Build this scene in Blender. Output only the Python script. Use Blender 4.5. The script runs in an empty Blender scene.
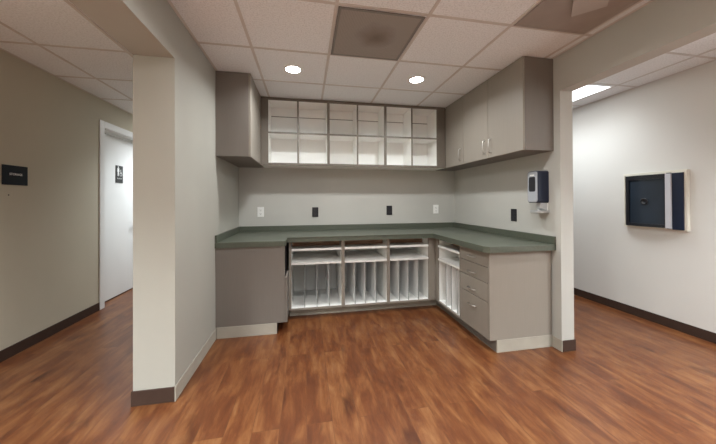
import bpy, bmesh, math, random
from mathutils import Vector, Matrix
C = bpy.context.scene.collection
PI = math.pi

# ------------------------------------------------------------------ dimensions (metres)
ZC = 2.5656                      # ceiling
XL, XL2 = -0.8477, -1.0922       # left wing wall, room face / corridor face
XR, XR2 = 2.1653, 2.2918         # right wing wall
YB = 3.8173                      # back wall
YJL, YJR = 2.034, 2.0588         # front ends of the wing walls
XLC, XRC = -2.4593, 3.6458       # outer corridor walls
ZH = 2.2545                      # underside of both openings
YF = -3.3                        # wall behind the viewpoint
BH = 0.095                       # baseboard height
ZCT, ZCB, ZT = 0.916, 0.864, 0.108

# ------------------------------------------------------------------ materials
def new_mat(name):
    m = bpy.data.materials.new(name); m.use_nodes = True
    nt = m.node_tree; b = nt.nodes['Principled BSDF']
    return m, nt, b

def N(nt, t, **kw):
    n = nt.nodes.new(t)
    for k, v in kw.items(): setattr(n, k, v)
    return n

def tinted(name, col, rough=0.6, spec=0.5, var=0.06, scale=6.0, stretch=(1, 1, 1), bump=0.0, bscale=180.0, metal=0.0):
    """A base colour with a gentle procedural mottling of its own, plus an optional fine surface bump."""
    m, nt, b = new_mat(name)
    tc = N(nt, 'ShaderNodeTexCoord'); mp = N(nt, 'ShaderNodeMapping')
    mp.inputs['Scale'].default_value = stretch
    nt.links.new(tc.outputs['Object'], mp.inputs['Vector'])
    no = N(nt, 'ShaderNodeTexNoise'); no.inputs['Scale'].default_value = scale; no.inputs['Detail'].default_value = 4
    nt.links.new(mp.outputs['Vector'], no.inputs['Vector'])
    r = N(nt, 'ShaderNodeValToRGB')
    r.color_ramp.elements[0].position = .3; r.color_ramp.elements[1].position = .7
    r.color_ramp.elements[0].color = [c*(1-var) for c in col] + [1]
    r.color_ramp.elements[1].color = [min(1, c*(1+var)) for c in col] + [1]
    nt.links.new(no.outputs['Fac'], r.inputs['Fac']); nt.links.new(r.outputs['Color'], b.inputs['Base Color'])
    b.inputs['Roughness'].default_value = rough; b.inputs['Metallic'].default_value = metal
    b.inputs['Specular IOR Level'].default_value = spec
    if bump > 0:
        n2 = N(nt, 'ShaderNodeTexNoise'); n2.inputs['Scale'].default_value = bscale; n2.inputs['Detail'].default_value = 3
        nt.links.new(tc.outputs['Object'], n2.inputs['Vector'])
        bp = N(nt, 'ShaderNodeBump'); bp.inputs['Strength'].default_value = bump; bp.inputs['Distance'].default_value = .002
        nt.links.new(n2.outputs['Fac'], bp.inputs['Height']); nt.links.new(bp.outputs['Normal'], b.inputs['Normal'])
    return m

def lamp_mat(name, col, strength):
    m, nt, b = new_mat(name)
    b.inputs['Base Color'].default_value = (.8, .8, .8, 1)
    b.inputs['Emission Color'].default_value = (*col, 1); b.inputs['Emission Strength'].default_value = strength
    return m

M = {}
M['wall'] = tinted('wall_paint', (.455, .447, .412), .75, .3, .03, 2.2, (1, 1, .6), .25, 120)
M['wing'] = tinted('wing_wall_paint', (.37, .36, .318), .75, .3, .03, 2.2, (1, 1, .6), .25, 120)  # same wall paint, darkened so the left wing wall looks less lit
M['hallwall'] = tinted('hall_wall_paint', (.53, .49, .395), .75, .3, .03, 2.2, (1, 1, .6), .25, 120)
M['white_wall'] = tinted('white_wall_paint', (.70, .69, .66), .75, .3, .015, 2.2, (1, 1, .6), .2, 120)
M['lam'] = tinted('taupe_laminate', (.178, .158, .138), .5, .4, .025, 9, (14, 14, .5))
M['lam_light'] = tinted('light_taupe_laminate', (.262, .234, .198), .5, .4, .025, 9, (14, 14, .5))
M['melamine'] = tinted('white_melamine', (.90, .90, .87), .45, .4, .015, 4)
M['divider'] = tinted('divider_board', (.86, .87, .86), .5, .4, .02, 4)
M['lam_dark'] = tinted('dark_taupe_edge', (.15, .13, .106), .5, .4, .025)  # dark edge tone; on cubby frames it stands for the weaker light there
M['edge'] = tinted('raw_grey_edge', (.20, .205, .20), .6, .3, .05)
M['nailer'] = tinted('raw_brown_board', (.36, .21, .14), .8, .2, .2, 9, (1, 1, 8))
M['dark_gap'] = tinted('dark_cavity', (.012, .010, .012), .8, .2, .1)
M['counter'] = tinted('green_laminate', (.080, .089, .066), .38, .5, .10, 60)
M['dark_base'] = tinted('dark_brown_vinyl', (.050, .028, .020), .6, .25, .08, 12)
M['taupe_base'] = tinted('taupe_vinyl', (.37, .34, .285), .5, .4, .04, 12)
M['white_paint'] = tinted('white_enamel', (.78, .79, .79), .4, .5, .01, 4)
M['chrome'] = tinted('brushed_nickel', (.58, .56, .53), .38, .5, .03, 40, metal=1.0)
M['black_plastic'] = tinted('black_plastic', (.014, .014, .018), .35, .5, .1)
M['white_plastic'] = tinted('white_plastic', (.80, .80, .77), .4, .5, .01)
M['navy_plastic'] = tinted('navy_plastic', (.004, .009, .030), .35, .5, .1)
M['silver_plastic'] = tinted('silver_plastic', (.36, .38, .41), .4, .5, .03)
M['grey_plastic'] = tinted('grey_plastic', (.42, .43, .43), .45, .4, .03)
M['sign_blue'] = tinted('sign_navy', (.003, .006, .012), .6, .25, .1)
M['sign_grey'] = tinted('sign_charcoal', (.05, .053, .055), .5, .4, .08)
M['sign_white'] = tinted('sign_lettering', (.85, .86, .86), .5, .3, .01)
M['cream_metal'] = tinted('cream_metal', (.72, .69, .60), .4, .5, .03)
M['steel'] = tinted('pale_steel', (.55, .56, .60), .4, .5, .03)
M['tbar'] = tinted('ceiling_tbar', (.60, .57, .545), .6, .3, .04)  # toned below the tiles to stand for the shadow line of white bars
M['tbar_white'] = tinted('ceiling_tbar_white', (.62, .61, .60), .6, .3, .04)  # right hall bars, shadow line likewise painted into the tone
M['lens'] = lamp_mat('downlight_lens', (1, .97, .93), 30)
M['troffer'] = lamp_mat('troffer_lens', (.95, .98, 1), 3)

def ceiling_mat(name, col):
    m, nt, b = new_mat(name)
    tc = N(nt, 'ShaderNodeTexCoord')
    n = N(nt, 'ShaderNodeTexNoise'); n.inputs['Scale'].default_value = 90; n.inputs['Detail'].default_value = 4
    nt.links.new(tc.outputs['Object'], n.inputs['Vector'])
    r = N(nt, 'ShaderNodeValToRGB'); r.color_ramp.elements[0].position = .33; r.color_ramp.elements[1].position = .55
    r.color_ramp.elements[0].color = [c*.84 for c in col]+[1]; r.color_ramp.elements[1].color = list(col)+[1]
    nt.links.new(n.outputs['Fac'], r.inputs['Fac']); nt.links.new(r.outputs['Color'], b.inputs['Base Color'])
    bp = N(nt, 'ShaderNodeBump'); bp.inputs['Strength'].default_value = .4; bp.inputs['Distance'].default_value = .003
    nt.links.new(n.outputs['Fac'], bp.inputs['Height']); nt.links.new(bp.outputs['Normal'], b.inputs['Normal'])
    b.inputs['Roughness'].default_value = .9; b.inputs['Specular IOR Level'].default_value = .2
    return m
M['ceil'] = ceiling_mat('ceiling_tile', (.83, .86, .88))

def floor_mat():
    m, nt, b = new_mat('wood_plank_floor')
    L = nt.links.new
    tc = N(nt, 'ShaderNodeTexCoord')
    mp = N(nt, 'ShaderNodeMapping'); mp.inputs['Rotation'].default_value = (0, 0, PI/2)
    L(tc.outputs['Object'], mp.inputs['Vector'])
    br = N(nt, 'ShaderNodeTexBrick'); br.offset = .37; br.offset_frequency = 2
    for k, v in dict(Scale=1.0).items(): br.inputs[k].default_value = v
    br.inputs['Brick Width'].default_value = 1.22; br.inputs['Row Height'].default_value = .152
    br.inputs['Mortar Size'].default_value = .0012; br.inputs['Mortar Smooth'].default_value = .3; br.inputs['Bias'].default_value = 0
    br.inputs['Color1'].default_value = (0, 0, 0, 1); br.inputs['Color2'].default_value = (1, 1, 1, 1); br.inputs['Mortar'].default_value = (.5, .5, .5, 1)
    L(mp.outputs['Vector'], br.inputs['Vector'])
    sep = N(nt, 'ShaderNodeSeparateColor'); L(br.outputs['Color'], sep.inputs['Color'])
    # shift the grain of every plank
    sh = N(nt, 'ShaderNodeVectorMath', operation='SCALE'); sh.inputs[0].default_value = (7.3, 3.1, 5.0)
    L(sep.outputs['Red'], sh.inputs['Scale'])
    ad = N(nt, 'ShaderNodeVectorMath', operation='ADD'); L(tc.outputs['Object'], ad.inputs[0]); L(sh.outputs['Vector'], ad.inputs[1])
    def noise(scale, stretch, detail, dist=0.0):
        q = N(nt, 'ShaderNodeMapping'); q.inputs['Scale'].default_value = stretch
        L(ad.outputs['Vector'], q.inputs['Vector'])
        n = N(nt, 'ShaderNodeTexNoise'); n.inputs['Scale'].default_value = scale; n.inputs['Detail'].default_value = detail
        n.inputs['Distortion'].default_value = dist; n.inputs['Roughness'].default_value = .6
        L(q.outputs['Vector'], n.inputs['Vector']); return n
    g1 = noise(3.6, (3.4, .85, 1), 9, .45)        # broad flame figure
    g2 = noise(10, (6, .55, 1), 5, .3)          # fine streaks
    kn = noise(2.6, (2.2, .9, 1), 3, .6)       # dark heart patches
    mixv = N(nt, 'ShaderNodeMath', operation='MULTIPLY_ADD'); mixv.inputs[1].default_value = .22
    L(g2.outputs['Fac'], mixv.inputs[0])
    s1 = N(nt, 'ShaderNodeMath', operation='MULTIPLY'); s1.inputs[1].default_value = .72; L(g1.outputs['Fac'], s1.inputs[0])
    L(s1.outputs[0], mixv.inputs[2])
    pl = N(nt, 'ShaderNodeMath', operation='MULTIPLY_ADD'); pl.inputs[1].default_value = .06
    L(sep.outputs['Red'], pl.inputs[0]); L(mixv.outputs[0], pl.inputs[2])
    r = N(nt, 'ShaderNodeValToRGB'); cr = r.color_ramp
    cr.elements[0].position = .34; cr.elements[0].color = (.075, .023, .009, 1)
    cr.elements[1].position = .72; cr.elements[1].color = (.24, .112, .044, 1)
    e = cr.elements.new(.46); e.color = (.112, .035, .0118, 1)
    e = cr.elements.new(.56); e.color = (.158, .059, .020, 1)
    L(pl.outputs[0], r.inputs['Fac'])
    kr = N(nt, 'ShaderNodeValToRGB'); kr.color_ramp.elements[0].position = .27; kr.color_ramp.elements[1].position = .40
    kr.color_ramp.elements[0].color = (.50, .46, .48, 1); kr.color_ramp.elements[1].color = (1, 1, 1, 1)
    L(kn.outputs['Fac'], kr.inputs['Fac'])
    mx = N(nt, 'ShaderNodeMix', data_type='RGBA', blend_type='MULTIPLY'); mx.inputs['Factor'].default_value = 1
    L(r.outputs['Color'], mx.inputs['A']); L(kr.outputs['Color'], mx.inputs['B'])
    mo = N(nt, 'ShaderNodeMix', data_type='RGBA', blend_type='MIX'); mo.inputs['B'].default_value = (.06, .025, .014, 1)
    mf = N(nt, 'ShaderNodeMath', operation='MULTIPLY'); mf.inputs[1].default_value = .45; L(br.outputs['Fac'], mf.inputs[0])
    L(mf.outputs[0], mo.inputs['Factor']); L(mx.outputs['Result'], mo.inputs['A'])
    L(mo.outputs['Result'], b.inputs['Base Color'])
    rr = N(nt, 'ShaderNodeMapRange'); rr.inputs['To Min'].default_value = .26; rr.inputs['To Max'].default_value = .40
    L(g2.outputs['Fac'], rr.inputs['Value']); L(rr.outputs['Result'], b.inputs['Roughness'])
    b.inputs['Specular IOR Level'].default_value = .5
    bp = N(nt, 'ShaderNodeBump'); bp.inputs['Strength'].default_value = .15; bp.inputs['Distance'].default_value = .001
    L(g2.outputs['Fac'], bp.inputs['Height']); L(bp.outputs['Normal'], b.inputs['Normal'])
    return m
M['floor'] = floor_mat()

def vent_mat(name, col, cx, cy):
    """Perforated sheet: rows of small dark holes, and the dusty ring of the duct collar at the middle."""
    m, nt, b = new_mat(name); L = nt.links.new
    tc = N(nt, 'ShaderNodeTexCoord')
    vo = N(nt, 'ShaderNodeTexVoronoi'); vo.inputs['Scale'].default_value = 95; vo.inputs['Randomness'].default_value = 0
    L(tc.outputs['Object'], vo.inputs['Vector'])
    r = N(nt, 'ShaderNodeValToRGB'); r.color_ramp.elements[0].position = .28; r.color_ramp.elements[1].position = .36
    r.color_ramp.elements[0].color = [c*.55 for c in col]+[1]; r.color_ramp.elements[1].color = list(col)+[1]
    L(vo.outputs['Distance'], r.inputs['Fac'])
    sp = N(nt, 'ShaderNodeVectorMath', operation='DISTANCE'); sp.inputs[1].default_value = (cx, cy, 0)
    n = N(nt, 'ShaderNodeTexNoise'); n.inputs['Scale'].default_value = 6
    L(tc.outputs['Object'], n.inputs['Vector'])
    L(tc.outputs['Object'], sp.inputs[0])
    a = N(nt, 'ShaderNodeMath', operation='MULTIPLY_ADD'); a.inputs[1].default_value = .14
    L(n.outputs['Fac'], a.inputs[0]); L(sp.outputs['Value'], a.inputs[2])
    st = N(nt, 'ShaderNodeValToRGB'); st.color_ramp.elements[0].position = .09; st.color_ramp.elements[1].position = .24
    st.color_ramp.elements[0].color = (.55, .48, .44, 1); st.color_ramp.elements[1].color = (1, 1, 1, 1)
    L(a.outputs[0], st.inputs['Fac'])
    mx = N(nt, 'ShaderNodeMix', data_type='RGBA', blend_type='MULTIPLY'); mx.inputs['Factor'].default_value = 1
    L(r.outputs['Color'], mx.inputs['A']); L(st.outputs['Color'], mx.inputs['B'])
    L(mx.outputs['Result'], b.inputs['Base Color']); b.inputs['Roughness'].default_value = .6
    return m

# ------------------------------------------------------------------ mesh helpers (world coordinates)
def box(bm, x0, x1, y0, y1, z0, z1, bev=0.0, seg=1, mi=0):
    if x1 < x0: x0, x1 = x1, x0
    if y1 < y0: y0, y1 = y1, y0
    if z1 < z0: z0, z1 = z1, z0
    vs = [bm.verts.new(p) for p in ((x0,y0,z0),(x1,y0,z0),(x1,y1,z0),(x0,y1,z0),(x0,y0,z1),(x1,y0,z1),(x1,y1,z1),(x0,y1,z1))]
    fs = [bm.faces.new([vs[i] for i in f]) for f in ((3,2,1,0),(4,5,6,7),(0,1,5,4),(1,2,6,5),(2,3,7,6),(3,0,4,7))]
    for f in fs: f.material_index = mi
    if bev > 0:
        es = list({e for f in fs for e in f.edges})
        bmesh.ops.bevel(bm, geom=es, offset=bev, segments=seg, profile=.5, affect='EDGES')
    return bm

def prism(bm, pts, z0, z1):
    """Upright prism over a plan outline (counter-clockwise)."""
    a = [bm.verts.new((x, y, z0)) for x, y in pts]; b = [bm.verts.new((x, y, z1)) for x, y in pts]
    n = len(pts)
    bm.faces.new(list(reversed(a))); bm.faces.new(b)
    for i in range(n): bm.faces.new((a[i], a[(i+1) % n], b[(i+1) % n], b[i]))
    return bm

def tube(bm, pts, r, seg=8):
    """Round bar along a polyline."""
    pts = [Vector(p) for p in pts]; rings = []
    for i, p in enumerate(pts):
        d = (pts[min(i+1, len(pts)-1)] - pts[max(i-1, 0)]).normalized()
        u = d.orthogonal().normalized() if i == 0 else (u - d*u.dot(d)).normalized()
        w = d.cross(u)
        rings.append([bm.verts.new(p + r*(math.cos(t)*u + math.sin(t)*w)) for t in (2*PI*k/seg for k in range(seg))])
    for a, b in zip(rings, rings[1:]):
        for k in range(seg): bm.faces.new((a[k], a[(k+1) % seg], b[(k+1) % seg], b[k]))
    bm.faces.new(list(reversed(rings[0]))); bm.faces.new(rings[-1])
    return bm

def lathe(bm, prof, origin, axis='z', seg=32):
    """Revolve (radius, height) pairs about an axis through origin."""
    o = Vector(origin); rings = []
    for r, h in prof:
        ring = []
        for k in range(seg):
            t = 2*PI*k/seg; a, b = r*math.cos(t), r*math.sin(t)
            v = Vector((a, b, h)) if axis == 'z' else Vector((h, a, b)) if axis == 'x' else Vector((a, h, b))
            ring.append(bm.verts.new(o + v))
        rings.append(ring)
    for a, b in zip(rings, rings[1:]):
        for k in range(seg): bm.faces.new((a[k], a[(k+1) % seg], b[(k+1) % seg], b[k]))
    bm.faces.new(rings[0]); bm.faces.new(rings[-1])
    return bm

def origin_of(o):
    p = Vector((0, 0, 0))
    while o is not None: p += o.location; o = o.parent
    return p

def obj(name, bm, mats, parent=None, base=None, label=None, smooth=False):
    """Link a bmesh given in world coordinates as one object under its parent."""
    off = Vector(base) if base is not None else (origin_of(parent) if parent else Vector((0, 0, 0)))
    bmesh.ops.recalc_face_normals(bm, faces=bm.faces[:])
    for v in bm.verts: v.co -= off
    me = bpy.data.meshes.new(name); bm.to_mesh(me); bm.free()
    for m in (mats if isinstance(mats, (list, tuple)) else [mats]): me.materials.append(m)
    if smooth:
        for p in me.polygons: p.use_smooth = True
    o = bpy.data.objects.new(name, me); C.objects.link(o)
    if parent: o.parent = parent
    if base is not None: o.location = base
    if label: o['label'] = label
    return o

def thing(name, label, cat, loc, group=None):
    o = bpy.data.objects.new(name, None); C.objects.link(o)
    o.location = loc; o.empty_display_size = .1
    o['label'] = label; o['category'] = cat
    if group: o['group'] = group
    return o

def struct(name, bm, mats, parent=None):
    o = obj(name, bm, mats, parent)
    if parent is None: o['kind'] = 'structure'
    return o

def dup(root, loc, label=None):
    r = root.copy(); C.objects.link(r); r.location = loc
    if label: r['label'] = label
    for ch in list(root.children):
        c = ch.copy(); C.objects.link(c); c.parent = r
        for g in ch.children:
            d = g.copy(); C.objects.link(d); d.parent = c
    return r

def B(*a, **k): return box(bmesh.new(), *a, **k)

# ------------------------------------------------------------------ the setting
struct('floor', B(XLC-.3, XRC+.3, YF-.2, 7.2, -.08, 0), M['floor'])
struct('ceiling', B(XLC-.3, XRC+.3, YF-.2, 7.2, ZC, ZC+.08), M['ceil'])
struct('wall_back', B(XL, XR, YB, YB+.12, 0, ZC), M['wall'])
bm = bmesh.new()
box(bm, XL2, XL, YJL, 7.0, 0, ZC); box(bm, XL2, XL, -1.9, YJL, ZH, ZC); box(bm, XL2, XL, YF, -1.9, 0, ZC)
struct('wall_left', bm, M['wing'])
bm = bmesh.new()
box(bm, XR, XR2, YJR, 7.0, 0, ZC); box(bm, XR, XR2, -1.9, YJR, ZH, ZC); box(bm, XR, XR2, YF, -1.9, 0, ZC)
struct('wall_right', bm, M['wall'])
struct('wall_front', B(XLC-.25, XRC+.2, YF-.12, YF, 0, ZC), M['wall'])
DY0, DY1, DZ = 3.985, 4.905, 2.227            # restroom door opening
bm = bmesh.new()
box(bm, XLC-.24, XLC, YF, DY0-.03, 0, ZC); box(bm, XLC-.24, XLC, DY1+.03, 7.0, 0, ZC); box(bm, XLC-.24, XLC, DY0-.03, DY1+.03, DZ+.03, ZC)
box(bm, XLC-.24, XLC-.18, DY0-.03, DY1+.03, 0, DZ+.03)
struct('wall_left_hall', bm, M['hallwall'])
struct('wall_right_hall', B(XRC, XRC+.15, YF, 7.0, 0, ZC), M['white_wall'])
struct('wall_left_hall_end', B(XLC-.24, XL, 7.0, 7.12, 0, ZC), M['hallwall'])
struct('wall_right_hall_end', B(XR, XRC+.15, 7.0, 7.12, 0, ZC), M['white_wall'])

def skirt(name, segs, mat):
    bm = bmesh.new()
    for s in segs: box(bm, *s, bev=.0015)
    struct(name, bm, mat)
skirt('baseboard_left_hall', [(XLC, XLC+.008, YF, 3.903, 0, BH), (XLC, XLC+.008, 4.99, 7.0, 0, BH)], M['dark_base'])
skirt('baseboard_right_hall', [(XRC-.008, XRC, YF, 7.0, 0, BH)], M['dark_base'])
skirt('baseboard_left_end', [(XL2-.008, XL-.001, YJL-.009, YJL, 0, BH), (XL2-.008, XL2, YJL, 7.0, 0, BH)], M['dark_base'])
skirt('baseboard_right_end', [(XR+.001, XR2+.008, YJR-.009, YJR, 0, BH), (XR2, XR2+.008, YJR, 7.0, 0, BH)], M['dark_base'])
skirt('baseboard_left', [(XL, XL+.007, YJL-.009, 2.862, 0, .099)], M['taupe_base'])
skirt('baseboard_right', [(XR-.007, XR, YJR-.009, 2.157, 0, .099)], M['taupe_base'])

# suspended ceiling T-bars, their shadow line put into the colour
def grid(name, x0, x1, y0, y1, xs, ys, mat, gaps=()):
    bm = bmesh.new()
    for x in xs: box(bm, x-.011, x+.011, y0, y1, ZC-.004, ZC)
    for y in ys: box(bm, x0, x1, y-.011, y+.011, ZC-.0035, ZC)
    # wall angle along both sides
    box(bm, x0, x0+.02, y0, y1, ZC-.003, ZC); box(bm, x1-.02, x1, y0, y1, ZC-.003, ZC)
    struct(name, bm, mat)
gx = [-.430+.6285*k for k in range(5)]
gy = [2.40+.628*k for k in range(-9, 3)]
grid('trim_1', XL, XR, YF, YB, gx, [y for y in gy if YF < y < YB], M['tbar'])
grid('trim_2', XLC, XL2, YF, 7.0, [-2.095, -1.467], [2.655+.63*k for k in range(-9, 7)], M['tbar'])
grid('trim_3', XR2, XRC, YF, 7.0, [2.742, 3.368], [2.495+.63*k for k in range(-9, 8)], M['tbar_white'])

# restroom door: frame, slab, head stop
fx = XLC+.012
bm = bmesh.new()
for y0, y1 in ((3.904, DY0), (DY1, 4.986)): box(bm, XLC-.11, XLC-.0005, max(y0, DY0-.029), min(y1, DY1+.029), 0, DZ+.029); box(bm, XLC+.0005, fx, y0, y1, 0, DZ+.08, bev=.003)
box(bm, XLC-.11, XLC-.0005, DY0, DY1, DZ, DZ+.029); box(bm, XLC+.0005, fx, DY0, DY1, DZ, DZ+.08, bev=.003)
door = thing('door_1', 'white hall door with a white frame and a charcoal restroom sign', 'door', (XLC-.11, DY0, 0))
door['kind'] = 'structure'
obj('door_frame', bm, M['white_paint'], door)
bm = bmesh.new()
box(bm, XLC-.108, XLC-.080, DY0, DY1, DZ-.035, DZ); box(bm, XLC-.108, XLC-.080, DY0, DY0+.015, 0, DZ-.035); box(bm, XLC-.108, XLC-.080, DY1-.015, DY1, 0, DZ-.035)
obj('door_stop', bm, M['white_paint'], door)
obj('door_slab', B(XLC-.155, XLC-.11, DY0+.004, DY1-.004, .014, DZ-.004, bev=.002), M['white_paint'], door)
obj('threshold', B(XLC-.153, XLC-.113, DY0, DY1, 0, .006), M['dark_base'], door)
bm = bmesh.new(); lathe(bm, [(.03, 0), (.03, .008), (.012, .012), (.012, .05), (.012, .055)], (XLC-.11, DY1-.07, 1.0), 'x', 16)
tube(bm, [(XLC-.06, DY1-.07, 1.0), (XLC-.06, DY1-.19, 1.0)], .009)
obj('door_handle', bm, M['chrome'], door)

# ------------------------------------------------------------------ lettering
def letters(name, body, size, parent, mat, pos, rot, align='CENTER'):
    cu = bpy.data.curves.new(name, 'FONT'); cu.body = body; cu.size = size; cu.align_x = align; cu.align_y = 'CENTER'; cu.extrude = .0006
    t = bpy.data.objects.new(name, cu); C.objects.link(t)
    bpy.context.view_layer.update()
    me = bpy.data.meshes.new_from_object(t.evaluated_get(bpy.context.evaluated_depsgraph_get()))
    bpy.data.objects.remove(t); bpy.data.curves.remove(cu)
    me.name = name; me.materials.clear(); me.materials.append(mat)
    me.transform(Matrix.Translation(Vector(pos) - origin_of(parent)) @ rot)
    o = bpy.data.objects.new(name, me); C.objects.link(o); o.parent = parent
    return o
FACE_PX = Matrix(((0, 0, 1, 0), (1, 0, 0, 0), (0, 1, 0, 0), (0, 0, 0, 1)))    # text facing +X, reading along +Y

t = thing('wall_sign', 'navy rectangular room sign with white lettering on the beige hall wall', 'sign', (XLC, 2.905, 1.535))
obj('sign_plate', B(XLC+.0005, XLC+.008, 2.797, 3.013, 1.455, 1.622, bev=.002), M['sign_blue'], t)
letters('lettering', 'STORAGE', .025, t, M['sign_white'], (XLC+.0087, 2.908, 1.546), FACE_PX)

t = thing('wall_screw', 'tiny dark screw head in the beige wall below the navy room sign', 'screw', (XLC, 2.855, 1.369))
bm = bmesh.new(); lathe(bm, [(.006, .0003), (.006, .0015), (.004, .003), (.0004, .0032)], (XLC, 2.855, 1.369), 'x', 14)
obj('screw_head', bm, M['black_plastic'], t, smooth=True)
t = thing('restroom_sign', 'small charcoal restroom sign with white pictograms on the white door', 'sign', (XLC-.11, 4.465, 1.69))
sx = XLC-.11
obj('sign_plate', B(sx+.0005, sx+.007, 4.390, 4.540, 1.572, 1.812, bev=.002), M['sign_grey'], t)
bm = bmesh.new()
def disc(bm, y, z, r, x=sx+.007, h=.0012): lathe(bm, [(r, 0), (r, h)], (x, y, z), 'x', 16)
def poly(bm, pts, x=sx+.007, h=.0012):
    a = [bm.verts.new((x, p, q)) for p, q in pts]; b = [bm.verts.new((x+h, p, q)) for p, q in pts]; n = len(pts)
    bm.faces.new(a); bm.faces.new(b)
    for i in range(n): bm.faces.new((a[i], a[(i+1) % n], b[(i+1) % n], b[i]))
disc(bm, 4.437, 1.790, .011)
poly(bm, [(4.419, 1.776), (4.455, 1.776), (4.460, 1.725), (4.450, 1.725), (4.450, 1.668), (4.440, 1.668), (4.437, 1.715), (4.434, 1.668), (4.424, 1.668), (4.424, 1.725), (4.414, 1.725)])
obj('person_pictogram', bm, M['sign_white'], t)
bm = bmesh.new()
disc(bm, 4.490, 1.752, .008)
poly(bm, [(4.485, 1.742), (4.495, 1.742), (4.497, 1.718), (4.514, 1.718), (4.520, 1.680), (4.511, 1.680), (4.507, 1.708), (4.486, 1.708)])
tube(bm, [(sx+.0078, 4.494+.023*math.cos(a), 1.693+.023*math.sin(a)) for a in [math.radians(120+20*k) for k in range(12)]], .0028, 6)
obj('wheelchair_pictogram', bm, M['sign_white'], t)
letters('lettering', 'RESTROOM', .020, t, M['sign_white'], (sx+.0077, 4.465, 1.632), FACE_PX)

# ------------------------------------------------------------------ ceiling fittings
def downlight(x, y, label, group):
    t = thing('downlight', label, 'ceiling light', (x, y, ZC), group)
    bm = bmesh.new(); lathe(bm, [(.068, -.001), (.068, -.007), (.082, -.005), (.086, -.0005)], (x, y, ZC), 'z', 40)
    obj('trim_ring', bm, M['white_plastic'], t, smooth=True)
    bm = bmesh.new(); lathe(bm, [(.069, -.0005), (.069, -.006), (.045, -.009), (.0005, -.010)], (x, y, ZC), 'z', 40)
    obj('lens', bm, M['lens'], t, smooth=True)
    return t
G = 'recessed round ceiling lights'
LX = (-.115, 1.135)
d0 = downlight(LX[0], 2.73, 'lit round ceiling light to the left of the grey vent, above the shelves', G)
dup(d0, (LX[1], 2.74, ZC), 'lit round ceiling light to the right of the grey vent, above the counter corner')
spots = [(LX[0], 2.73), (LX[1], 2.74)]
dup(d0, (1.13, 1.445, ZC), 'round ceiling light beside the diffuser with the diamond plate'); spots.append((1.13, 1.445))
for x, y in ((LX[0], 1.445), (LX[0], .19), (LX[1], .19), (LX[0], -1.07), (LX[1], -1.07)):
    dup(d0, (x, y, ZC), 'round ceiling light over the open floor in front of the cabinets'); spots.append((x, y))
for i, (x, y) in enumerate(spots):
    la = bpy.data.lights.new('downlight_lamp', 'AREA'); la.shape = 'DISK'; la.size = .13; la.energy = 10 if i < 3 else 7
    la.color = (.95, .985, 1); la.spread = math.radians(152)
    lo = bpy.data.objects.new('downlight_lamp', la); C.objects.link(lo); lo.location = (x, y, ZC-.0125)

def troffer(name, x0, x1, y0, y1, label, power, group=None):
    t = thing(name, label, 'ceiling light', ((x0+x1)/2, (y0+y1)/2, ZC), group)
    bm = bmesh.new()
    for a in ((x0, x1, y0, y0+.025), (x0, x1, y1-.025, y1), (x0, x0+.025, y0+.025, y1-.025), (x1-.025, x1, y0+.025, y1-.025)):
        box(bm, *a, ZC-.009, ZC-.0045, bev=.001)
    obj('frame', bm, M['white_paint'], t)
    obj('lens', B(x0+.025, x1-.025, y0+.025, y1-.025, ZC-.0075, ZC-.005), M['troffer'], t)
    la = bpy.data.lights.new('troffer_lamp', 'AREA'); la.shape = 'RECTANGLE'; la.size = x1-x0-.06; la.size_y = y1-y0-.06
    la.energy = power; la.color = (.90, .965, 1); la.spread = math.radians(125)
    lo = bpy.data.objects.new('troffer_lamp', la); C.objects.link(lo); lo.location = ((x0+x1)/2, (y0+y1)/2, ZC-.012)
    return t
troffer('troffer_light', 2.755, 3.355, 2.51, 3.74, 'bright white ceiling panel light seen through the right opening', 10)
troffer('troffer_light', 2.755, 3.355, -.65, .60, 'ceiling panel light further forward along the right hall ceiling', 78)
troffer('troffer_light', -2.08, -1.48, 4.56, 5.79, 'ceiling panel light in the left hall hidden behind the wall end', 30)
troffer('troffer_light', -2.08, -1.48, -1.1, .13, 'ceiling panel light of the left hall before the navy sign', 150)  # unseen lamp added to raise the light on the left hall wall and ceiling
troffer('troffer_light', .37, .97, -2.55, -1.32, 'ceiling panel light of the room in front of the cabinets', 66)  # lamp added behind the viewpoint to lift the light inside the cabinets

def ring_frame(bm, x0, x1, y0, y1, w, z0, z1):
    for a in ((x0, x1, y0, y0+w), (x0, x1, y1-w, y1), (x0, x0+w, y0+w, y1-w), (x1-w, x1, y0+w, y1-w)): box(bm, *a, z0, z1, bev=.001)
VX0, VX1, VY0, VY1 = .212, .808, 1.787, 2.388
t = thing('ceiling_vent', 'square grey perforated ceiling vent with a dark smudge at its middle', 'vent', ((VX0+VX1)/2, (VY0+VY1)/2, ZC), 'square ceiling vents')
bm = bmesh.new(); ring_frame(bm, VX0, VX1, VY0, VY1, .02, ZC-.010, ZC-.005); obj('frame', bm, tinted('vent_frame', (.20, .185, .17), .5), t)
obj('perforated_plate', B(VX0+.02, VX1-.02, VY0+.02, VY1-.02, ZC-.008, ZC-.005), vent_mat('vent_sheet', (.33, .30, .27), .02, -.02), t)
WX0, WX1, WY0, WY1 = 1.467, 2.068, 1.155, 1.762
t = thing('ceiling_vent', 'square brown ceiling diffuser with a raised diamond plate near the right opening', 'vent', ((WX0+WX1)/2, (WY0+WY1)/2, ZC), 'square ceiling vents')
bm = bmesh.new(); ring_frame(bm, WX0, WX1, WY0, WY1, .02, ZC-.010, ZC-.005); obj('frame', bm, tinted('diffuser_frame', (.33, .295, .27), .5), t)
obj('perforated_plate', B(WX0+.02, WX1-.02, WY0+.02, WY1-.02, ZC-.008, ZC-.005), tinted('diffuser_sheet', (.34, .30, .27), .6, bump=.3, bscale=300), t)
cx, cy = 1.757, 1.452; r = .128
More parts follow.
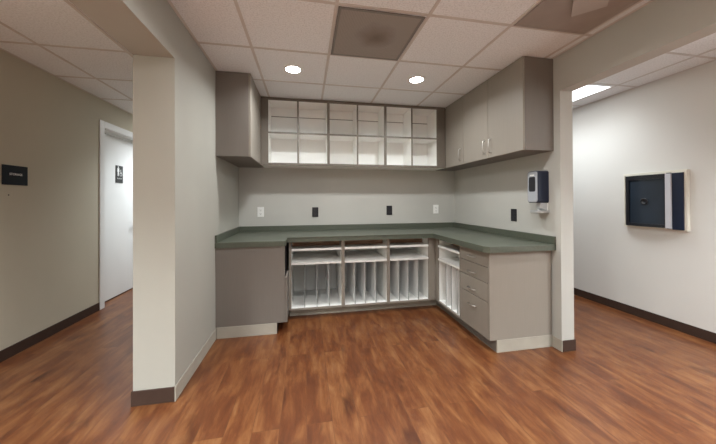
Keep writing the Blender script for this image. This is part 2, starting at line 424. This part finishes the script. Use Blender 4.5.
bm = bmesh.new(); prism(bm, [(cx-r, cy), (cx, cy-r), (cx+r, cy), (cx, cy+r)], ZC-.030, ZC-.022)
box(bm, cx-.02, cx+.02, cy-.02, cy+.02, ZC-.022, ZC-.008)
obj('diamond_plate', bm, tinted('deflector_paint', (.46, .43, .40), .5), t)

# ------------------------------------------------------------------ base cabinets
e = .0015
# left return: closed end towards the room, open niche over a door on its inner side
x0, x1, y0, y1 = XL+e, -.185, 2.868, YB-e
t = thing('base_cabinet', 'taupe base cabinet with a plain end panel against the left wall', 'cabinet', ((x0+x1)/2, (y0+y1)/2, 0), 'base cabinets under the green counter')
obj('end_panel', B(x0, x1-.022, y0, y0+.019, ZT, ZCB-.001, bev=.001), M['lam'], t)
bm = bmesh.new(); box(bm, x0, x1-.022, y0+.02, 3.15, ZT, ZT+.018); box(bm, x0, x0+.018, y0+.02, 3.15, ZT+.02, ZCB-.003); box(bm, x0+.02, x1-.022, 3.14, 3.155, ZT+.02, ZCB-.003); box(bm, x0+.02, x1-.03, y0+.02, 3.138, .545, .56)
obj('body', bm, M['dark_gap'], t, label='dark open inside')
dr = obj('door', B(x1-.020, x1, y0, 3.14, ZT, .552, bev=.001), M['lam'], t)
obj('base_panel', B(x0+.008, -.284, y0-.002, y0+.012, 0, ZT-.001, bev=.0015), M['taupe_base'], t, label='pale taupe vinyl base')
obj('toe_kick', B(-.296, -.284, y0+.012, 3.29, 0, ZT-.001), M['dark_base'], t)

def shelf_unit(t, a0, a1, o0, o1, divs, front, depth, axis, inward, toe_set, toe_end, toe_mat):
    """An open unit: a0..a1 outer width, o0..o1 clear opening, along `axis`; `front` is its front plane, `inward` +1/-1."""
    def bb(u0, u1, d0, d1, z0, z1, bm=None, bev=0.0):
        bm = bm if bm is not None else bmesh.new()
        p, q = front + inward*d0, front + inward*d1
        if axis == 'x': box(bm, u0, u1, p, q, z0, z1, bev=bev)
        else: box(bm, p, q, u0, u1, z0, z1, bev=bev)
        return bm
    top = ZCB-.001
    bm = bb(a0, o0, 0, .019, ZT, top, bev=.001); bb(o1, a1, 0, .019, ZT, top, bm, .001); bb(o0, o1, 0, .019, ZT-.008, .119, bm)
    obj('face_frame', bm, M['lam_light'], t)
    for u0, u1 in ((a0, o0), (o1, a1)): obj('side_panel', bb(u0+.0005, u1-.0005, .0195, depth, ZT, top), M['melamine'], t)
    obj('bottom_panel', bb(o0, o1, .0195, depth-.02, ZT+.002, .119), M['melamine'], t)
    obj('back_panel', bb(o0, o1, depth-.018, depth, .121, .765), M['melamine'], t)
    obj('nailer_board', bb(o0, o1, min(.19, depth-.1), min(.205, depth-.08), .78, top), M['nailer'], t, label='dark brown raw board')
    obj('shelf', bb(o0+.0005, o1-.0005, .004, depth-.021, .754, .778, bev=.001), M['melamine'], t)
    obj('shelf', bb(o0+.0005, o1-.0005, .004, depth-.021, .600, .622, bev=.001), M['melamine'], t)
    for d in divs:
        q = obj('divider', bb(d-.003, d+.003, .0145, depth-.021, .1195, .5995), M['divider'], t)
        obj('edge_band', bb(d-.003, d+.003, .012, .0143, .1195, .5995), M['edge'], q, label='grey board edge')
    obj('toe_kick', bb(a0, toe_end, toe_set, toe_set+.015, 0, ZT-.009), toe_mat, t)

YU = 3.169; dep = YB - e - YU
names = ['open base cabinet beside the left end panel, with three upright file dividers', 'open base cabinet at the middle of the back run, with three upright file dividers',
         'open base cabinet of the back run at the inside corner, with three upright file dividers']
for (a0, a1, o0, o1, dv), lab in zip(((-.185, .4145, -.160, .397, (-.016, .121, .260)), (.4155, .9505, .434, .934, (.555, .678, .803)), (.9515, 1.5350, .968, 1.453, (1.085, 1.202, 1.325))), names):
    t = thing('shelf_cabinet', lab, 'cabinet', ((a0+a1)/2, YU+dep/2, 0), 'open shelf cabinets under the green counter')
    shelf_unit(t, a0, a1, o0, o1, dv, YU, dep, 'x', 1, .108, 1.6035 if a1 > 1.5 else a1, M['taupe_base'])

XF = 1.5365; dep = XR - e - XF
t = thing('shelf_cabinet', 'open base cabinet along the right wall, between the corner and the drawers', 'cabinet', (XF+dep/2, 2.885, 0), 'open shelf cabinets under the green counter')
shelf_unit(t, 2.607, 3.167, 2.622, 3.100, (2.690, 2.808, 2.925), XF, dep, 'y', 1, .068, 3.291, M['lam'])

# drawer unit with the end panel
t = thing('drawer_cabinet', 'taupe four drawer base cabinet at the right end of the counter', 'cabinet', (XF+dep/2, 2.376, 0), 'base cabinets under the green counter')
obj('end_panel', B(XF, XR-.013, 2.146, 2.164, ZT, ZCB-.001, bev=.001), M['lam_light'], t)
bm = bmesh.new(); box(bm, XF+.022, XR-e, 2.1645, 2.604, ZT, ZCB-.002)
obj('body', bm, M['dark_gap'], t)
obj('base_panel', B(XF+.068, XR-.008, 2.146, 2.160, 0, ZT-.001, bev=.0015), M['taupe_base'], t, label='pale taupe vinyl base')
obj('toe_kick', B(XF+.068, XF+.083, 2.160, 2.605, 0, ZT-.001), M['lam'], t)
for z0, z1, hz in ((.7295, .852, .785), (.593, .7235, .640), (.431, .587, .483), (ZT, .425, .333)):
    d = obj('drawer', B(XF, XF+.020, 2.168, 2.603, z0, z1, bev=.0015), M['lam_light'], t)
    bm = bmesh.new(); px = XF
    pts = [(px+.004, 2.450, hz), (px-.010, 2.450, hz), (px-.024, 2.442, hz)] + [(px-.028, y, hz) for y in (2.425, 2.395, 2.365)] + [(px-.024, 2.348, hz), (px-.010, 2.340, hz), (px+.004, 2.340, hz)]
    tube(bm, pts, .0042, 8); obj('handle', bm, M['chrome'], d, label='nickel bow handle', smooth=True)

# ------------------------------------------------------------------ countertop
t = thing('countertop', 'dark green U-shaped laminate countertop with a low backsplash', 'countertop', (.65, 3.4, ZCB))
xl, xr, yb = XL+e, XR-e, YB-e
pts = [(xl, 2.8475), (-.215, 2.8475), (-.197, 2.866), (-.197, 3.095), (1.482, 3.095), (1.482, 2.150), (1.515, 2.107), (xr, 2.107), (xr, yb), (xl, yb)]
bm = prism(bmesh.new(), pts, ZCB, ZCT)
es = [ed for ed in bm.edges if all(abs(v.co.z-ZCT) < 1e-6 for v in ed.verts)]
bmesh.ops.bevel(bm, geom=es, offset=.004, segments=2, profile=.5, affect='EDGES')
obj('worktop', bm, M['counter'], t)
bm = bmesh.new(); w = .019
box(bm, xl, xl+w, 2.8475, yb, ZCT, .985, bev=.002); box(bm, xl+w, xr-w, yb-w, yb, ZCT, .985, bev=.002); box(bm, xr-w, xr, 2.107, yb, ZCT, .985, bev=.002)
obj('backsplash', bm, M['counter'], t)

# ------------------------------------------------------------------ wall cabinets
ZU, ZTOP = 1.744, ZC-.0055
YUF = 3.4945                                   # front of the back-wall cubbies
def bow(bm, p0, p1, out, r=.0045):
    p0, p1, out = Vector(p0), Vector(p1), Vector(out); d = (p1-p0)
    tube(bm, [p0-out*.1, p0+out*.6, p0+d*.08+out, p0+d*.5+out*1.08, p1-d*.08+out, p1+out*.6, p1-out*.1], r, 8)
    return bm
# left
x0, x1 = XL+e, -.527
t = thing('wall_cabinet', 'taupe wall cabinet hanging at the left end of the cubbies', 'cabinet', ((x0+x1)/2, 3.3, ZU), 'closed wall cabinets')
bm = bmesh.new(); box(bm, x0, x1-.020, 2.880, YB-e, ZU, ZTOP, bev=.001)
obj('body', bm, M['lam'], t)
obj('door', B(x1-.0195, x1, 2.880, 3.492, ZU, ZTOP, bev=.0015), M['lam_light'], t)
# right: a pair of doors, then a single door to the corner
XU = 1.855
def wall_cab(y0, y1, doors, label, endbody):
    t = thing('wall_cabinet', label, 'cabinet', ((XU+XR)/2, (y0+y1)/2, ZU), 'closed wall cabinets')
    obj('body', B(XU+.0205, XR-e, y0+.001, endbody, ZU, ZTOP, bev=.001), M['lam'], t)
    for a, b_, hy in doors:
        d = obj('door', B(XU, XU+.0185, a+.0025, b_-.0025, ZU, ZTOP, bev=.0015), M['lam_light'], t)
        obj('handle', bow(bmesh.new(), (XU, hy, 1.795), (XU, hy, 1.935), (-.028, 0, 0)), M['chrome'], d, label='nickel bow handle', smooth=True)
wall_cab(2.121, 3.063, ((2.121, 2.602, 2.555), (2.602, 3.063, 2.652)), 'taupe two door wall cabinet hanging above the soap dispenser', 3.062)
wall_cab(3.065, 3.493, ((3.065, 3.493, 3.122),), 'taupe single door wall cabinet in the right back corner beside the cubbies', YB-e)
# cubbies
labs = ['open white cubby wall unit beside the left wall cabinet', 'open white cubby wall unit at the middle of the row of three', 'open white cubby wall unit beside the right corner wall cabinet']
for (a0, a1, o0, o1, m0, m1), lab in zip(((-.5255, .2792, -.441, .264, -.101, -.081), (.2802, 1.0160, .295, 1.001, .639, .659), (1.0170, 1.8530, 1.032, 1.733, 1.368, 1.388)), labs):
    t = thing('cubby_unit', lab, 'shelf', ((a0+a1)/2, 3.65, ZU), 'open cubby units on the back wall')
    bm = bmesh.new()
    f0, f1 = YUF, YUF+.019
    box(bm, a0, o0, f0, f1, ZU, ZTOP, bev=.001); box(bm, o1, a1, f0, f1, ZU, ZTOP, bev=.001)
    box(bm, o0, o1, f0, f1, 2.531, ZTOP); box(bm, o0, o1, f0, f1, ZU, 1.771)
    obj('face_frame', bm, M['lam_dark'], t)
    k = YB-e
    for u0, u1 in ((a0, o0), (o1, a1)): obj('side_panel', B(u0+.0005, u1-.0005, f1+.0005, k, ZU, ZTOP), M['melamine'], t)
    obj('top_panel', B(o0, o1, f1+.0005, k, 2.533, ZTOP), M['melamine'], t)
    obj('bottom_panel', B(o0, o1, f1+.0005, k, ZU+.002, 1.771), M['melamine'], t)
    bm = bmesh.new(); box(bm, o0, o1, k-.014, k-.001, 1.7715, 2.411); box(bm, o0, o1, k-.014, k-.001, 2.422, 2.5325)
    obj('back_panel', bm, M['melamine'], t)
    obj('back_seam', B(o0, o1, k-.008, k-.001, 2.4113, 2.4217), M['lam_dark'], t, label='dark seam across the back')
    bm = bmesh.new(); box(bm, m0, m1, f0+.002, f0+.0045, 1.7715, 2.5305)
    dv = obj('divider', B(m0, m1, f0+.005, k-.015, 1.7715, 2.5325), M['melamine'], t)
    obj('edge_band', bm, M['lam_dark'], dv)
    for u0, u1 in ((o0, m0), (m1, o1)):
        s = obj('shelf', B(u0+.0005, u1-.0005, f0+.007, k-.015, 2.125, 2.145), M['melamine'], t)
        obj('edge_band', B(u0+.0005, u1-.0005, f0+.004, f0+.0068, 2.125, 2.145), M['lam_dark'], s)

# ------------------------------------------------------------------ outlets
def outlet(base, mat, slot, label, wall='back'):
    """Duplex outlet on the back wall (facing -Y) or the right wall (facing -X)."""
    bx, by, bz = base
    t = thing('wall_outlet', label, 'outlet', base, 'wall outlets above the counter')
    def q(u0, u1, d0, d1, z0, z1, bm=None, bev=0.0):
        bm = bm if bm is not None else bmesh.new()
        if wall == 'back': box(bm, bx+u0, bx+u1, by-d1, by-d0, bz+z0, bz+z1, bev=bev)
        else: box(bm, bx-d1, bx-d0, by+u0, by+u1, bz+z0, bz+z1, bev=bev)
        return bm
    obj('cover_plate', q(-.041, .041, .0005, .007, -.065, .065, bev=.002), mat, t)
    for z in (-.024, .024):
        s = obj('socket', q(-.018, .018, .0072, .0095, z-.017, z+.017, bev=.001), mat, t)
        bm = q(-.009, -.006, .0096, .0101, z-.004, z+.009); q(.006, .009, .0096, .0101, z-.004, z+.007, bm); q(-.003, .003, .0096, .0101, z-.012, z-.006, bm)
        obj('slots', bm, slot, s)
W_, K_ = M['white_plastic'], M['black_plastic']
outlet((-.578, YB, 1.168), W_, M['sign_grey'], 'white wall outlet on the back wall under the left wall cabinet')
outlet((.124, YB, 1.158), K_, M['sign_grey'], 'black wall outlet on the back wall left of the middle')
outlet((1.160, YB, 1.172), K_, M['sign_grey'], 'black wall outlet on the back wall next to the right-hand white outlet')
outlet((1.866, YB, 1.180), W_, M['sign_grey'], 'white wall outlet on the back wall close to the right corner')
outlet((XR, 2.612, 1.150), K_, M['sign_grey'], 'black wall outlet on the right wall by the soap dispenser', 'right')

# ------------------------------------------------------------------ soap dispenser
t = thing('soap_dispenser', 'navy and silver soap dispenser on the right wall with a grey drip tray', 'soap dispenser', (XR, 2.24, 1.43))
def outline(y0, y1, z0, z1, r, n=5):
    p = []
    for cy_, cz_, a0 in ((y1-r, z1-r, 0), (y0+r, z1-r, 90), (y0+r, z0+r, 180), (y1-r, z0+r, 270)):
        for k in range(n+1):
            a = math.radians(a0 + 90*k/n); p.append((cy_ + r*math.cos(a), cz_ + r*math.sin(a)))
    return p
def slab(bm, rings):
    """Loft of rounded outlines: list of (x, outline)."""
    vs = [[bm.verts.new((x, p, q)) for p, q in o] for x, o in rings]; n = len(vs[0])
    for a, b_ in zip(vs, vs[1:]):
        for k in range(n): bm.faces.new((a[k], a[(k+1) % n], b_[(k+1) % n], b_[k]))
    bm.faces.new(vs[0]); bm.faces.new(vs[-1]); return bm
S0, S1 = 2.178, 2.300
obj('housing', slab(bmesh.new(), [(XR-.001, outline(S0, S1, 1.280, 1.575, .02)), (XR-.108, outline(S0, S1, 1.282, 1.573, .022)), (XR-.114, outline(S0+.003, S1-.003, 1.286, 1.569, .022))]), M['navy_plastic'], t)
fp = obj('front_panel', slab(bmesh.new(), [(XR-.1142, outline(S0+.006, S1-.006, 1.288, 1.567, .02)), (XR-.119, outline(S0+.010, S1-.010, 1.292, 1.563, .02))]), M['silver_plastic'], t, label='silver front')
obj('viewing_window', slab(bmesh.new(), [(XR-.1192, outline(S0+.024, S1-.022, 1.385, 1.520, .016)), (XR-.1215, outline(S0+.026, S1-.024, 1.387, 1.518, .016))]), M['black_plastic'], fp, label='black window')
bm = bmesh.new(); box(bm, XR-.1205, XR-.1192, S0+.035, S1-.035, 1.530, 1.541); obj('badge', bm, M['white_plastic'], fp)
obj('bracket', B(XR-.012, XR-.001, 2.182, 2.296, 1.196, 1.2795, bev=.003), M['white_plastic'], t, label='white bracket')
obj('nozzle', slab(bmesh.new(), [(XR-.0125, outline(2.184, 2.250, 1.206, 1.2815, .006)), (XR-.075, outline(2.190, 2.240, 1.232, 1.2815, .006))]), M['grey_plastic'], t)
bm = bmesh.new()
ring = lambda z, g: [(XR-.001, 2.172-g), (XR-.001, 2.296+g), (XR-.085-g, 2.296+g), (XR-.112-g, 2.272), (XR-.112-g, 2.196), (XR-.085-g, 2.172-g)]
lo, mid, hi = [[bm.verts.new((x, y, z)) for x, y in ring(z, g)] for z, g in ((1.186, -.012), (1.194, 0), (1.212, .003))]
inn = [bm.verts.new((x, y, 1.199)) for x, y in ring(1.199, -.008)]
n = 6
for a, b_ in ((lo, mid), (mid, hi), (hi, inn)):
    for k in range(n): bm.faces.new((a[k], a[(k+1) % n], b_[(k+1) % n], b_[k]))
bm.faces.new(lo); bm.faces.new(inn)
obj('drip_tray', bm, M['grey_plastic'], t, label='pale grey drip tray')

# ------------------------------------------------------------------ recessed black wall box in the right hall
xw = XRC
t = thing('wall_box', 'black square wall box with a cream frame on the white hall wall', 'wall cabinet', (xw, 2.33, 1.29))
Y0, Y1, Z0, Z1 = 2.070, 2.622, .998, 1.600
xf = xw-.036
bm = bmesh.new()
for a in ((Y0, Y1, Z1-.030, Z1), (Y0, Y1, Z0, Z0+.020), (Y0, Y0+.030, Z0+.020, Z1-.030), (Y1-.018, Y1, Z0+.020, Z1-.030)):
    box(bm, xf, xw-.0005, *a, bev=.003)
obj('frame', bm, M['cream_metal'], t, label='cream metal frame')
xd = xf-.012
a0, a1, c0, c1 = 2.228, 2.588, Z0+.020, Z1-.030       # black door that bulges outward, with a sunken middle
BULGE = lambda y: .030*math.sin(PI*(y-a0)/(a1-a0))
def curved(bm, u0, u1, z0, z1, front, back, n=14):
    cols = []
    for k in range(n+1):
        y = u0+(u1-u0)*k/n; x = xd-BULGE(y)+front
        cols.append([bm.verts.new(p) for p in ((x, y, z0), (x, y, z1), (back, y, z1), (back, y, z0))])
    for a, b_ in zip(cols, cols[1:]):
        for k in range(4): bm.faces.new((a[k], a[(k+1) % 4], b_[(k+1) % 4], b_[k]))
    bm.faces.new(cols[0]); bm.faces.new(cols[-1])
bm = bmesh.new(); w = .034; m0, m1, q0, q1 = a0+.012, a1-w, c0+.032, c1-.046
curved(bm, a0, a1, q1, c1, 0, xf+.02); curved(bm, a0, a1, c0, q0, 0, xf+.02); curved(bm, a0, m0, q0, q1, 0, xf+.02, 2); curved(bm, m1, a1, q0, q1, 0, xf+.02, 4)
obj('door', bm, M['black_plastic'], t)
bm = bmesh.new(); curved(bm, m0, m1, q0, q1, .013, xf+.03)
pan = obj('curved_panel', bm, tinted('blue_black_plastic', (.014, .024, .040), .32, .6, .1), t)
bm = bmesh.new(); lathe(bm, [(.034, 0), (.034, -.010), (.027, -.012), (.020, -.004), (.0005, -.003)], (xd-BULGE(2.40)+.0135, 2.40, 1.288), 'x', 20)
obj('finger_pull', bm, M['black_plastic'], pan, smooth=True)
obj('side_panel', B(xd, xf+.012, 2.092, 2.180, c0-.012, c1+.002, bev=.002), M['navy_plastic'], t)
rl = obj('rail', B(xd-.014, xf, 2.181, 2.227, c0-.004, c1-.002, bev=.003), M['steel'], t, label='pale grey upright rail')
for z in (c0-.008, c1-.006): obj('rail_clip', B(xd-.011, xf, 2.186, 2.216, z, z+.012, bev=.001), M['black_plastic'], rl, label='black clip')

# ------------------------------------------------------------------ camera, world, view
cam = bpy.data.cameras.new('camera'); co = bpy.data.objects.new('camera', cam); C.objects.link(co)
cam.sensor_fit = 'HORIZONTAL'; cam.sensor_width = 36; cam.lens = 280.1524/716*36
cam.shift_y = -(222-199.5367)/716; cam.clip_start = .02
yaw, pitch, roll = .1841, .0048, -.0043
co.matrix_world = Matrix.Translation((0, 0, 1.3069)) @ Matrix.Rotation(-yaw, 4, 'Z') @ Matrix.Rotation(PI/2+pitch, 4, 'X') @ Matrix.Rotation(roll, 4, 'Z')
sc = bpy.context.scene; sc.camera = co
w = bpy.data.worlds.new('world'); sc.world = w; w.use_nodes = True
w.node_tree.nodes['Background'].inputs['Color'].default_value = (0, 0, 0, 1)
vs = sc.view_settings
vs.view_transform = 'Standard'; vs.look = 'None'; vs.gamma = 1; vs.use_curve_mapping = False; vs.exposure = 0.5
